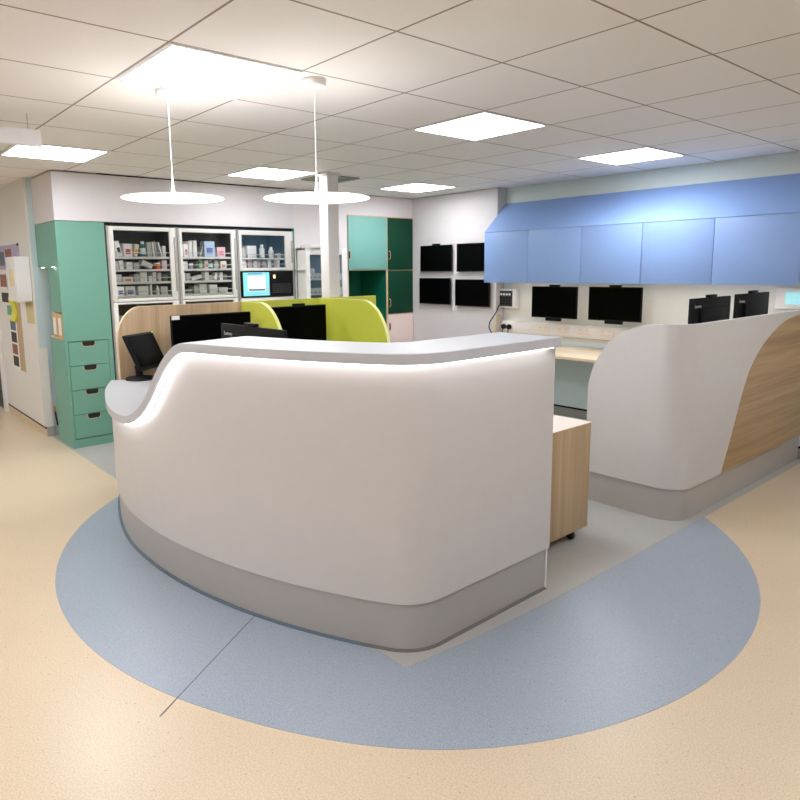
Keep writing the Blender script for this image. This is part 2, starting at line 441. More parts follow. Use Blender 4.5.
# ------------------------------------------------------------------ curved reception desk
CC = (-3.35, 4.15); RR = 2.93
fc = (-1.965, 1.821); fr = .22; XE = -1.745; YE = 2.565
def path_pts():
    pts = []
    a0 = math.atan2(-math.sqrt(RR*RR - (-4.72-CC[0])**2), -4.72-CC[0])
    a1 = math.atan2(fc[1]-CC[1], fc[0]-CC[0])
    N = 120
    for k in range(N+1):
        a = a0 + (a1-a0)*k/N
        x_ = CC[0]+RR*math.cos(a); u_ = min(1, max(0, (-3.55-x_)/.7)); k_ = RR - .018*u_*u_*(3-2*u_)
        pts.append((CC[0]+k_*math.cos(a), CC[1]+k_*math.sin(a), math.cos(a), math.sin(a)))
    for k in range(1, 15):
        a = a1 + (0-a1)*k/14
        pts.append((fc[0]+fr*math.cos(a), fc[1]+fr*math.sin(a), math.cos(a), math.sin(a)))
    for k in range(1, 13):
        pts.append((XE, fc[1] + (YE-fc[1])*k/12, 1, 0))
    return pts
PATH = path_pts(); SL = [0.0]
for p, q in zip(PATH, PATH[1:]): SL.append(SL[-1] + math.hypot(q[0]-p[0], q[1]-p[1]))
def at(s, off):
    """plan point at arc length s, pushed outward by off"""
    s_ = min(max(s, 0), SL[-1]); i = 0
    lo, hi = 0, len(SL)-2
    while lo < hi:
        m_ = (lo+hi+1)//2
        if SL[m_] <= s_: lo = m_
        else: hi = m_-1
    i = lo; f = (s_-SL[i])/(SL[i+1]-SL[i])
    p, q = PATH[i], PATH[i+1]
    r = [p[k]+(q[k]-p[k])*f for k in range(4)]; L = math.hypot(r[2], r[3]); nx, ny = r[2]/L, r[3]/L
    ex = s - s_
    return (r[0] + nx*off - ny*ex, r[1] + ny*off + nx*ex)
def s_of_x(x):
    for k in range(len(PATH)-1):
        if PATH[k][0] <= x <= PATH[k+1][0]:
            return SL[k] + (SL[k+1]-SL[k])*(x-PATH[k][0])/(PATH[k+1][0]-PATH[k][0])
    return SL[-1] if x > 0 else 0
tab = [(-4.72, .777), (-4.2, .777), (-3.75, .777), (-3.62, .776), (-3.50, .781), (-3.398, .795), (-3.287, .833), (-3.186, .895), (-3.109, .966), (-3.038, 1.046), (-2.974, 1.113), (-2.916, 1.163), (-2.851, 1.203), (-2.79, 1.219), (-2.70, 1.2235), (-2.4, 1.2235), (-2.0, 1.2235)]
ks = [s_of_x(x) for x, z in tab] + [SL[-1]+.1]; kz = [z for x, z in tab] + [1.2235]
def hermite(xs, ys, x):
    n = len(xs)
    if x <= xs[0]: return ys[0]
    if x >= xs[-1]: return ys[-1]
    d = [(ys[i+1]-ys[i])/(xs[i+1]-xs[i]) for i in range(n-1)]
    m_ = [d[0]] + [0 if d[i-1]*d[i] <= 0 else 2*d[i-1]*d[i]/(d[i-1]+d[i]) for i in range(1, n-1)] + [d[-1]]
    i = max(k for k in range(n-1) if xs[k] <= x); h = xs[i+1]-xs[i]; u = (x-xs[i])/h
    return ((1+2*u)*(1-u)**2*ys[i] + u*(1-u)**2*h*m_[i] + u*u*(3-2*u)*ys[i+1] + u*u*(u-1)*h*m_[i+1])
def ztop(s): return hermite(ks, kz, s)
NS = 260
ss = [SL[-1]*k/NS for k in range(NS+1)]
TH = 0.043
def tilt(s):
    e = .01; return math.atan2(ztop(s+e)-ztop(s-e), 2*e)
bot = []
for s in ss:
    a_ = tilt(s); bot.append((s + math.sin(a_)*TH, ztop(s) - math.cos(a_)*TH))
bs = []; bz = []
for s, z in bot:
    if not bs or s > bs[-1] + 1e-4: bs.append(s); bz.append(z)
def zbot(s):
    if s <= bs[0]: return bz[0]
    if s >= bs[-1]: return bz[-1]
    lo, hi = 0, len(bs)-2
    while lo < hi:
        m_ = (lo+hi+1)//2
        if bs[m_] <= s: lo = m_
        else: hi = m_-1
    f = (s-bs[lo])/(bs[lo+1]-bs[lo]); return bz[lo] + (bz[lo+1]-bz[lo])*f
def over(s):
    x = at(s, 0)[0]
    u = min(1, max(0, (x + 4.25)/.7)); u = u*u*(3-2*u)
    return 0.032 + (0.045-0.032)*u

desk = thing('reception_desk', 'white curved reception desk with sweeping glowing edge in the middle of the room', 'reception desk', (-2.9, 1.9, 0))
# front panel
rows = []
for s in ss:
    zt = zbot(s) + .002
    o_, i_ = at(s, 0), at(s, -.03)
    rows.append([(o_[0], o_[1], .205), (o_[0], o_[1], zt), (i_[0], i_[1], zt), (i_[0], i_[1], .205)])
MB().grid(rows).build('front_panel', DESKW, desk, True, 40)
# plinth
rows = []
for s in ss:
    s2 = min(s, SL[-1]-.022)
    o_, i_ = at(s2, -.010), at(s2, -.04)
    rows.append([(o_[0], o_[1], .003), (o_[0], o_[1], .205), (i_[0], i_[1], .205), (i_[0], i_[1], .003)])
rows = [r for k, r in enumerate(rows) if k == 0 or (Vector(r[0]) - Vector(rows[k-1][0])).length > 1e-4]
MB().grid(rows).build('plinth', PLINTH, desk, True, 40)
B('end_leg', WHITE, desk, -1.80, -1.752, YE-.018, YE-.004, 0.003, .205)
# sealant line along the plinth
rows = []
for s in ss:
    s2 = min(s, SL[-1]-.02)
    o_, i_ = at(s2, .005), at(s2, -.012)
    rows.append([(o_[0], o_[1], .0023), (o_[0], o_[1], .005), (i_[0], i_[1], .009), (i_[0], i_[1], .0023)])
rows = [r for k, r in enumerate(rows) if k == 0 or (Vector(r[0]) - Vector(rows[k-1][0])).length > 1e-4]
kc = next(k for k, r_ in enumerate(rows) if r_[0][0] > -1.95)
MB().grid(rows[:kc+1]).build('floor_seal', COVE, desk); MB().grid(rows[kc:]).build('floor_seal', mat('grey_sealant', (112, 108, 103), .5), desk)
# ribbon top
WID = .35; rows = []
_xi = XE - WID + .045; _ri = RR - WID + .045; _r = .2
_cy = CC[1] - math.sqrt((_ri-_r)**2 - (_xi-_r-CC[0])**2); _fc = (_xi-_r, _cy)
_a1 = math.atan2(_fc[1]-CC[1], _fc[0]-CC[0]); _s1 = RR*(_a1 - math.atan2(PATH[0][1]-CC[1], PATH[0][0]-CC[0]))
_s2 = SL[-1] - (YE - _cy)
def inner_at(s, e):
    s = min(max(s, 0), SL[-1]-.022)
    if s <= _s1:
        q = at(s, over(s) - WID + e) if s < _s1 - .6 else at(s, .045 - WID + e); return q
    if s <= _s2:
        a = _a1 * (1 - (s-_s1)/(_s2-_s1)); return (_fc[0]+(_r+e)*math.cos(a), _fc[1]+(_r+e)*math.sin(a))
    return (_xi + e, _cy + (s-_s2))
for s in ss:
    a_ = tilt(s); z = ztop(s); sb, zb = s + math.sin(a_)*TH, z - math.cos(a_)*TH
    ov = over(s); e = .003
    def at2(sx, off):
        return at(min(max(sx, 0), SL[-1]-.022), off)
    w_ = WID if s < SL[-1]-.6 else WID
    T0, T1, T2 = at2(s, ov-e), at2(s, -WID+e+ov), at2(s, ov)
    T3 = at2(s, -WID+ov); B0, B1 = at2(sb, ov), at2(sb, -WID+ov)
    T1, T3, B1 = inner_at(s, e), inner_at(s, 0), inner_at(sb, 0)
    rows.append([(T0[0], T0[1], z), (T2[0], T2[1], z-e), (B0[0], B0[1], zb), (B1[0], B1[1], zb), (T3[0], T3[1], z-e), (T1[0], T1[1], z)])
MB().grid(rows).build('counter_top', SLAB, desk, True, 30)
# light strip tucked under the overhang
rows = []
for s in ss[::2]:
    if s > SL[-1]-.055: continue
    a_ = tilt(s); z = ztop(s); d1, d2 = TH+.0005, TH+.0045
    ov = over(s); r = []
    for off, d in ((ov*.25, d1), (ov*.72, d1), (ov*.72, d2), (ov*.25, d2)):
        q = at(min(max(s + math.sin(a_)*d, 0), SL[-1]-.005), off); r.append((q[0], q[1], z - math.cos(a_)*d))
    rows.append(r)
MB().grid(rows).build('led_strip', LEDM, desk)
# inner worktop, and its support
s0, s1 = 0.02, s_of_x(-2.25)
outer = [at(s0 + (s1-s0)*k/50, -.315) for k in range(51)] + [(-2.10, 2.0), (-2.10, 2.45)]
inner = [(-2.62, 2.45), (-2.78, 2.25), (-3.1, 2.12), (-3.9, 2.14), (-3.98, 2.6), (-4.72, 2.6)]
wt = MB(); wt.prism(outer + inner, 'Z', .745, .775); wt.build('worktop', SLAB, desk)
mb = MB()
for (x, y) in ((-4.6, 2.5), (-4.1, 2.5), (-2.72, 2.36), (-2.3, 2.38)): mb = MB(); mb.box(x-.025, x+.025, y-.025, y+.025, 0.002, .745); mb.build('leg', STRIPG, desk)

# ------------------------------------------------------------------ wood-inlaid second desk
XB, YA = -1.69, 3.785
rc = .16
def path2():
    pts = []
    for k in range(60): pts.append((-2.32 + (XB-rc+2.32)*k/59, YA, 0, -1))
    for k in range(1, 17):
        a = -PI/2 + PI/2*k/16; pts.append((XB-rc+rc*math.cos(a), YA+rc+rc*math.sin(a), math.cos(a), math.sin(a)))
    for k in range(1, 13): pts.append((XB, YA+rc+(5.84-YA-rc)*k/12, 1, 0))
    return pts
P2 = path2()
def top2(p):
    u = p[0] + 2.32
    if p[3] == -1 and u < .44:
        return .72 + .47*math.sqrt(max(0, 1-((.44-u)/.44)**2))
    if p[3] == -1: return 1.19 + .006*(u-.44)
    return 1.195
d2 = thing('reception_desk', 'white desk with rounded corner and oak inlay on the right', 'reception desk', (-1.9, 4.6, 0))
rows = []
dense = []
for k in range(80):   # extra samples near the rounded upper corner
    u = .44*(1-math.cos(PI/2*k/79)); dense.append((-2.32+u, YA, 0, -1))
P2 = dense + [p for p in P2 if p[0] > -1.879]
for p in P2:
    z = top2(p); q = (p[0]-p[2]*.03, p[1]-p[3]*.03)
    rows.append([(p[0], p[1], .2), (p[0], p[1], z), (q[0], q[1], z), (q[0], q[1], .2)])
MB().grid(rows).build('front_panel', DESKW, d2, True, 40)
rows = []
for p in P2:
    if p[0] < -2.30: continue
    o_ = (p[0]-p[2]*.012, p[1]-p[3]*.012); q = (p[0]-p[2]*.04, p[1]-p[3]*.04)
    rows.append([(o_[0], o_[1], .002), (o_[0], o_[1], .2), (q[0], q[1], .2), (q[0], q[1], .002)])
MB().grid(rows).build('plinth', PLINTH, d2, True, 40)
bd = [(4.352, .203), (4.40, .29), (4.475, .43), (4.55, .585), (4.63, .735), (4.69, .825), (4.76, .895), (4.87, .975), (5.0, 1.04), (5.2, 1.112), (5.4, 1.15), (5.6, 1.168), (5.83, 1.176)]
zz = [b_[1] for b_ in bd]; yy = [b_[0] for b_ in bd]
cur = [(hermite(zz, yy, .203+(1.176-.203)*k/60), .203+(1.176-.203)*k/60) for k in range(61)]
mb = MB(); mb.prism(cur + [(5.835, 1.176), (5.835, .203)], 'X', XB - .001, XB + .002)
mb.build('wood_inlay', WOODH, d2)
B('worktop', SLAB, d2, -2.28, -1.725, 3.9, 5.84, .735, .765)
B('end_leg', STRIPG, d2, -2.25, -2.2, 3.92, 3.97, .002, .735)

# ------------------------------------------------------------------ pedestal on casters
t = thing('pedestal', 'oak mobile drawer pedestal on black casters beside the reception desk end', 'pedestal', (-2.2, 3.0, 0))
B('carcass', WOODP, t, -2.50, -1.97, 2.72, 3.262, .058, .668, bev=.002)
B('top', PEDTOP, t, -2.502, -1.968, 2.718, 3.264, .668, .672, bev=.001)
for k in range(3):
    f = MB().box(-2.46, -2.01, 3.262, 3.278, .08+.19*k, .26+.19*k, bev=.002).build('drawer', WOODP, t)
for x, y in ((-2.0, 3.14), (-2.44, 3.14), (-2.03, 2.79), (-2.44, 2.79)):
    c = MB(); c.lathe([(0, -.012), (.022, -.012), (.026, -.006), (.026, .006), (.022, .012), (0, .012)], (x, y, .0285), 20, axis='Y')
    w = c.build('caster', RUBBER, t, True)
    MB().box(x-.016, x+.016, y-.018, y+.018, .045, .0585, bev=.003).build('caster_fork', BLACK, w)

# ------------------------------------------------------------------ monitors
def text_mesh(name, body, size, parent, M, m, depth=.0006):
    cu = bpy.data.curves.new(name, 'FONT'); cu.body = body; cu.size = size; cu.extrude = depth
    cu.align_x = 'CENTER'; cu.align_y = 'CENTER'
    o = bpy.data.objects.new(name, cu); COL.objects.link(o)
    dg = bpy.context.evaluated_depsgraph_get(); dg.update()
    me = bpy.data.meshes.new_from_object(o.evaluated_get(dg))
    COL.objects.unlink(o); bpy.data.objects.remove(o); bpy.data.curves.remove(cu)
    me.transform(M); me.materials.clear(); me.materials.append(m)
    r = bpy.data.objects.new(name, me); COL.objects.link(r); r.parent = parent
    return r
LOGO = mat('logo_silver', (196, 196, 196), 0.35, metal=0.3)
def monitor(name, label, loc, w, h, rz=0.0, group=None, cam=False, bar=False, stand=None, wall=None, logo=False, sticker=False, cat='monitor'):
    """screen faces local -Y; loc is the centre of the screen glass"""
    t = thing(name, label, cat, loc, group)
    L = Vector(loc)
    def build(mb, nm, m, sm=True):
        o = mb.build(nm, m, None, sm); o.parent = t; return o
    mb = MB(); mb.box(-w/2, w/2, 0, .022, -h/2, h/2, bev=.004); mb.box(-w*.32, w*.32, .022, .045, -h*.36, h*.3, bev=.01)
    build(mb, 'casing', BLACKM)
    e = .008
    build(MB().box(-w/2+e, w/2-e, -.0015, .001, -h/2+e*1.8, h/2-e), 'screen', SCREEN, False)
    if cam: build(MB().box(-.055, .055, -.002, .03, h/2-.002, h/2+.018, bev=.004), 'webcam', BLACK)
    if bar: build(MB().box(-.085, .085, -.012, .024, -h/2-.028, -h/2+.006, bev=.005), 'speaker_bar', BLACK)
    if wall: build(MB().box(-.05, .05, .04, wall, -.05, .05), 'wall_bracket', DGREY, False)
    if stand is not None:
        zb = stand - loc[2]
        build(MB().box(-.03, .03, .05, .075, zb+.012, -.05, bev=.004), 'stand_neck', BLACK)
        build(MB().box(-.03, .03, .03, .06, -.09, -.05, bev=.004), 'mount', BLACK)
        build(MB().box(-.12, .12, -.06, .12, zb+.001, zb+.014, bev=.005), 'stand_base', BLACK)
    if logo:
        M = Matrix.Translation((w*.5-.085, .0232, h/2-.052)) @ Matrix.Rotation(PI, 4, 'Z') @ Matrix.Rotation(PI/2, 4, 'X')
        text_mesh('logo', 'Lenovo', .031, t, M, LOGO)
        build(MB().box(-w*.46, -w*.06, .0215, .0235, -h*.42, -.02), 'port_cover', BLACK, False)
    if sticker: build(MB().box(-w/2+.004, -w/2+.064, -.003, -.0016, h/2-.03, h/2-.002), 'sticker', PAPER, False)
    t.rotation_euler = (0, 0, rz)
    return t
GW = 'four black screens on the white wall'
def wm(x0, x1, z0, z1, label, cam=False):
    monitor('wall_screen', label, ((x0+x1)/2, 5.675, (z0+z1)/2), x1-x0, z1-z0, 0, GW, cam=cam, wall=.045, cat='screen')
wm(-5.812, -5.300, 1.500, 1.806, 'black wall screen at upper left of the four, with webcam on top', True)
wm(-5.217, -4.715, 1.495, 1.810, 'black wall screen at upper right of the four, partly behind the blue cabinet')
wm(-5.830, -5.320, 1.113, 1.422, 'black wall screen at lower left of the four on the white wall')
wm(-5.240, -4.735, 1.105, 1.408, 'black wall screen at lower right of the four, above the plug sockets')
GB = 'black screens below the blue cabinets'
monitor('monitor', 'black flat monitor under the blue cabinets, left one, next to the call panel', (-3.849, 5.60, 1.187), .522, .312, 0, GB, True, True, wall=.255)
monitor('monitor', 'black flat monitor under the blue cabinets, right one, facing the room', (-3.199, 5.60, 1.190), .526, .312, 0, GB, True, True, wall=.255)
# seen from the back, standing on the right-hand desk
GL = 'monitors showing their backs over the right desk'
monitor('monitor', 'black monitor back with silver lettering over the right desk, left one', (-1.90, 4.51, 1.16), .585, .33, -PI/2, GL, True, stand=.766, logo=True)
monitor('monitor', 'black monitor back with silver lettering over the right desk, right one beside the touch panel', (-1.90, 5.20, 1.165), .585, .33, -PI/2, GL, True, stand=.766, logo=True)
monitor('monitor', 'black monitor seen from behind with silver lettering, just over the counter of the curved desk', (-3.08, 1.77, 1.077), .66, .33, PI, None, True, stand=.776, logo=True)
monitor('monitor', 'wide black monitor with a white sticker in front of the oak partition', (-4.50, 2.243, 1.045), .645, .36, PI/2, None, stand=.776, sticker=True)
monitor('monitor', 'black monitor with webcam in front of the lime green partition', (-4.47, 3.0, 1.085), .53, .33, PI/2, None, True, stand=.766)
# old tilted screen
def old_monitor():
    yaw, ti = math.radians(33), math.radians(26)
    c = Vector((-4.57, 1.76, .988))
    nrm = Vector((math.cos(yaw), math.sin(yaw), 0)); r = Vector((-math.sin(yaw), math.cos(yaw), 0))
    up = Vector((0, 0, 1))*math.cos(ti) - nrm*math.sin(ti); fw = r.cross(up)
    if fw.dot(nrm) < 0: fw = -fw
    R = Matrix((r, -fw, up)).transposed()      # local x=r, y=-facing, z=up
    t = thing('monitor', 'old square black monitor tilted back on a round foot on the low counter', 'monitor', (c.x, c.y, .777))
    w, h = .32, .27
    mb = MB(); mb.obox(c - fw*.014, w, .026, h, R, .006); mb.obox(c - fw*.04, w*.6, .04, h*.6, R, .012); mb.build('casing', BLACK, t, True)
    MB().obox(c + fw*.0, w-.032, .003, h-.036, R).build('screen', SCREEN, t)
    mb = MB(); mb.obox(c + r*(w/2-.012) + up*(h/2-.008) + fw*.0015, .012, .003, .006, R); mb.build('power_light', emat('green_led', (120, 220, 60), 1.2), t)
    base = Vector((-4.63, 1.728, .778))
    MB().lathe([(0, 0), (.105, 0), (.11, .006), (.1, .014), (.03, .022), (0, .022)], base, 40).build('stand_base', BLACK, t, True)
    top = c - fw*.055 - up*.02
    mb = MB(); d = Vector((base.x, base.y, .79)) - top
    mb.tube([tuple(Vector((base.x-.02, base.y, .79))), tuple(Vector((base.x-.04, base.y, .86))), tuple(top)], .028, 12); mb.build('stand_neck', BLACK, t, True)
old_monitor()

# ------------------------------------------------------------------ partition island
XP = -4.75
p = thing('desk_partition', 'partition screen of oak and lime green panels with rounded ends behind the curved desk', 'partition', (XP, 2.8, 0))
def arc(cx, cz, rx, rz, a0, a1, n=16): return [(cx+rx*math.cos(math.radians(a0+(a1-a0)*k/n)), cz+rz*math.sin(math.radians(a0+(a1-a0)*k/n))) for k in range(n+1)]
ZP = 1.29
mb = MB(); mb.prism([(1.625, .002)] + arc(1.625+.19, ZP-.24, .19, .24, 180, 90) + [(2.625, ZP), (2.625, .002)], 'X', XP-.03, XP, 0, 1)
mb.build('oak_panel', [WOODV, WOODE], p, True, 30)
mb = MB(); mb.prism([(2.655, .002), (2.655, ZP), (3.39, ZP), (3.39, .002)], 'X', XP-.03, XP, 0, 1); mb.build('lime_back_panel', [LIME, LIMEE], p)
mb = MB(); mb.prism([(XP-.03, .002), (XP-.03, ZP)] + arc(-4.48, ZP-.42, .335, .42, 90, 0, 20) + [(-4.145, .002)], 'Y', 2.625, 2.655, 0, 1)
mb.build('lime_divider', [LIME, LIMEE], p, True, 30)
mb = MB(); mb.prism([(XP-.03, .002), (XP-.03, ZP)] + arc(-4.16, ZP-.42, .33, .42, 90, 0, 20) + [(-3.83, .002)], 'Y', 3.39, 3.42, 0, 1)
mb.build('lime_divider', [LIME, LIMEE], p, True, 30)
mb = MB(); mb.prism([(3.42, .002), (3.42, ZP), (4.055, ZP), (4.055, .002)], 'X', XP-.03, XP, 0, 1); mb.build('lime_return_panel', [LIME, LIMEE], p)
B('worktop', SLAB, p, XP, -4.0, 2.657, 3.388, .735, .765)

# ------------------------------------------------------------------ green tower at the left
g = thing('storage_tower', 'tall green storage tower with four drawers and side shelf at the left', 'cabinet', (-6.2, 1.8, 0))
y0, y1 = 1.60, 2.003
mb = MB()
mb.box(-6.43, -6.02, y0, y1, 0.002, .965)                       # lower block
mb.box(-6.65, -6.02, y0, y1, 1.588, 1.97)                       # upper box over the nook
mb.box(-6.45, -6.02, 1.628, y1, 1.20, 1.588); mb.box(-6.43, -6.02, 1.93, y1, .965, 1.2)
mb.build('carcass', TEAL, g)
mb = MB(); mb.box(-6.02, -6.0, y0, y1, .95, 1.97); mb.build('door', TEAL, g)
mb = MB()
mb.box(-6.02, -6.0, y0, 1.622, .002, .95); mb.box(-6.02, -6.0, 1.966, y1, .002, .95); mb.box(-6.02, -6.0, 1.622, 1.966, .002, .078)
mb.build('face_frame', TEAL, g)
B('drawer_gap', TEALE, g, -6.021, -6.012, 1.622, 1.966, .078, .95)
zs = [.944, .732, .516, .298, .084]
for k in range(4):
    zt, zb = zs[k]-.003, zs[k+1]+.003
    f = MB(); f.box(-6.016, -5.998, 1.626, 1.962, zb, zt, bev=.0015); dr = f.build('drawer', TEAL, g)
    sl = MB(); sl.prism([(1.742, zt+.0005), (1.848, zt+.0005), (1.848, zt-.012)] + arc(1.826, zt-.018, .022, .022, 0, -90, 6) + arc(1.764, zt-.018, .022, .022, -90, -180, 6) + [(1.742, zt-.012)], 'X', -6.003, -5.9968)
    sl.build('hand_hole', SLOT, dr)
    q = MB(); q.prism([(1.738, zt+.0003), (1.852, zt+.0003), (1.852, zt-.012)] + arc(1.826, zt-.018, .026, .026, 0, -90, 6) + arc(1.764, zt-.018, .026, .026, -90, -180, 6) + [(1.738, zt-.012)], 'X', -6.003, -5.9974)
    q.build('hand_hole_edge', PLY, dr)
B('shelf', PLY, g, -6.43, -6.02, 1.60, 1.93, .962, .976)
for x in (-6.54, -6.2):
    MB().lathe([(0, -.003), (.010, -.003), (.012, 0), (0, 0)], (x, 1.613, 1.588), 24).build('spot_light', SPOTM, g)
KR = mat('kraft_card', (206, 172, 122), 0.7)
for k, x in enumerate((-6.34, -6.185)):
    w = thing('magazine_file', ('kraft card magazine file with white spine label in the green tower nook, ' + ('left', 'right')[k] + ' one'), 'file', (x+.04, 1.7, .977), 'files in the tower nook')
    B('case', KR, w, x, x+.14, 1.605, 1.90, .977, 1.19 - .008*k, bev=.003)
    B('label_sheet', PAPER, w, x+.025, x+.10, 1.602, 1.6045, 1.0, 1.15)

# ------------------------------------------------------------------ drug cabinets with glass doors
FILLM = emat('added_fill_glow', (250, 252, 255), 8.0)  # glow for invented strips that brighten the cabinet contents
def drug_cabinet(yl, yr, gl, gr, label, kind):
    t = thing('medicine_cabinet', label, 'medicine cabinet', (-6.25, (yl+yr)/2, 0), 'glass fronted medicine cabinets in a row')
    zt = 1.945; xf = -6.0; xb = -6.5
    gz0, gz1 = (1.30, 1.905) if kind == 0 else (1.562, 1.895)
    inn = CABIN if kind == 0 else CABINB
    mb = MB()
    mb.box(xb-.02, xb, yl, yr, .1, zt)
    mb.box(xb, xf-.03, yl, yl+.022, .1, zt); mb.box(xb, xf-.03, yr-.022, yr, .1, zt)
    mb.box(xb, xf-.03, yl+.022, yr-.022, zt-.022, zt); mb.box(xb, xf-.03, yl+.022, yr-.022, gz0-.035, gz0-.012)
    mb.box(xb, xf-.03, yl+.022, yr-.022, .1, .12)
    mb.build('carcass', inn, t)
    B('plinth', FRAMEG, t, xb, xf-.04, yl+.01, yr-.01, 0.002, .1)
    # door: frame, pane, pull
    dz0 = gz0 - .028
    mb = MB()
    mb.box(xf-.028, xf, yl+.018, gl, dz0, zt-.004, bev=.003); mb.box(xf-.028, xf, gr, yr-.018, dz0, zt-.004, bev=.003)
    mb.box(xf-.028, xf, gl, gr, gz1, zt-.004, bev=.003); mb.box(xf-.028, xf, gl, gr, dz0, gz0, bev=.003)
    d = mb.build('door', FRAMEW, t, True)
    B('pane', GLASS, d, xf-.016, xf-.011, gl, gr, gz0, gz1)
    B('pull', FRAMEG, d, xf, xf+.012, yr-.034, yr-.024, gz0+.05, gz1-.05, bev=.003)
    B('side_post', FRAMEG, t, xf-.03, xf-.004, yl, yl+.017, .1, zt); B('side_post', FRAMEG, t, xf-.03, xf-.004, yr-.017, yr, .1, zt)
    for y in (yl+.0225, yr-.0265):
        B('added_fill_strip', FILLM, t, xf-.044, xf-.032, y, y+.004, gz0+.01, gz1)  # added fill strip, lights the stock behind the glass
    shelves = [1.676, 1.562, 1.447, 1.322] if kind == 0 else [1.664, 1.566]
    for z in shelves:
        s_ = B('shelf', SHELFM, t, xb, xf-.032, yl+.023, yr-.023, z-(.020 if kind == 0 else .014), z)
        mb = MB(); mb.box(xf-.045, xf-.0425, yl+.03, yr-.03, z+.032, z+.040); 
        mb.build('shelf_rail', mat('clear_rail', (196, 200, 200), 0.3) if 'clear_rail' not in MATS else MATS['clear_rail'], s_)
    # lower half
    if kind == 0:
        mb = MB(); z0, z1 = .12, dz0-.006
        mb.box(xf-.028, xf, yl+.018, gl, z0, z1, bev=.003); mb.box(xf-.028, xf, gr, yr-.018, z0, z1, bev=.003)
        mb.box(xf-.028, xf, gl, gr, z1-.018, z1, bev=.003); mb.box(xf-.028, xf, gl, gr, z0, z0+.05, bev=.003)
        d = mb.build('lower_door', FRAMEW, t, True)
        B('pane', GLASS, d, xf-.016, xf-.011, gl, gr, z0+.05, z1-.018)
        for z in (.45, .75, 1.02): B('shelf', SHELFM, t, xb, xf-.035, yl+.023, yr-.023, z-.014, z)
    else:
        cp = B('control_panel', BLACK, t, xf-.03, xf+.012, gl-.025, yr-.03, 1.268, 1.53, bev=.004)
        B('display', emat('display_teal', (120, 200, 208), 0.38), cp, xf+.012, xf+.0135, gl-.008, gl+.30, 1.278, 1.518)
        B('display_window', emat('display_white', (226, 240, 244), 0.3), cp, xf+.0135, xf+.0142, gl+.04, gl+.255, 1.325, 1.485)
        B('display_header', emat('display_blue', (90, 130, 170), 0.6), cp, xf+.0135, xf+.0142, gl+.05, gl+.21, 1.497, 1.512)
        B('display_bar', emat('display_grey', (90, 100, 108), 0.5), cp, xf+.0142, xf+.0148, gl+.055, gl+.245, 1.33, 1.35)
        B('display_button', emat('display_pink', (226, 110, 140), 0.6), cp, xf+.0135, xf+.0144, gl+.26, gl+.292, 1.348, 1.362)
        mb = MB()
        for r in range(5):
            for c in range(11):
                mb.box(xf+.012, xf+.0155, gl+.335+c*.0215, gl+.350+c*.0215, 1.30+r*.021, 1.315+r*.021)
        k_ = mb.build('keyboard', DGREY, cp)
        B('indicator', emat('indicator_warm', (255, 216, 150), 1.5), cp, xf+.012, xf+.016, gl+.35, gl+.372, 1.455, 1.49)
        for z0, z1 in ((.14, .5), (.51, .87), (.88, 1.26)):
            dw = B('drawer', FRAMEW, t, xf-.028, xf, yl+.018, yr-.018, z0, z1, bev=.004)
            B('pull', FRAMEG, dw, xf, xf+.012, yl+.12, yr-.12, z1-.05, z1-.036, bev=.003)
    return shelves
UNITS = [(2.018, 2.668, 2.077, 2.593), (2.674, 3.298, 2.718, 3.235), (3.304, 3.975, 3.350, 3.868)]
SH1 = drug_cabinet(*UNITS[0], 'white glass-door medicine cabinet next to the green tower, left of three', 0)
SH2 = drug_cabinet(*UNITS[1], 'white glass-door medicine cabinet in the middle of the three', 0)
SH3 = drug_cabinet(*UNITS[2], 'white medicine cabinet with screen and keyboard panel, right of three', 1)
struct(B('trim_13', TEALE, None, -6.04, -6.0, 3.976, 3.985, 0, 1.975))
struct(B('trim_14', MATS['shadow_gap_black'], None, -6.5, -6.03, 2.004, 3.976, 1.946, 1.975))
# stock on the shelves
TONES = {'w': ('white', (232, 229, 224)), 'g': ('pale grey', (186, 184, 178)), 'd': ('dark grey', (92, 94, 92)), 'o': ('orange', (226, 104, 40)),
         'p': ('pale pink', (214, 188, 190)), 'r': ('red-topped white', (228, 196, 196)), 'b': ('pale blue', (190, 206, 228)), 't': ('teal', (60, 132, 138)),
         'n': ('green', (122, 186, 96)), 'k': ('olive green', (88, 104, 82)), 'c': ('cream', (226, 212, 188)), 'm': ('mauve', (160, 140, 168))}
TM = {k: mat('stock_' + v[0].replace(' ', '_'), v[1], 0.55) for k, v in TONES.items()}
MARKS = {'r': mat('mark_red', (206, 84, 92), .6), 'o': mat('mark_orange', (236, 150, 60), .6), 'd': mat('mark_dark', (50, 50, 54), .6), 'b': mat('mark_blue', (92, 120, 184), .6), 'p': mat('mark_pink', (224, 120, 150), .6)}
CAPW = mat('cap_white', (240, 240, 238), .4)
LBL = mat('bottle_label', (226, 224, 216), .6)
ORD = ['first', 'second', 'third', 'fourth', 'fifth', 'sixth', 'seventh', 'eighth', 'ninth', 'tenth', 'eleventh', 'twelfth', 'thirteenth']
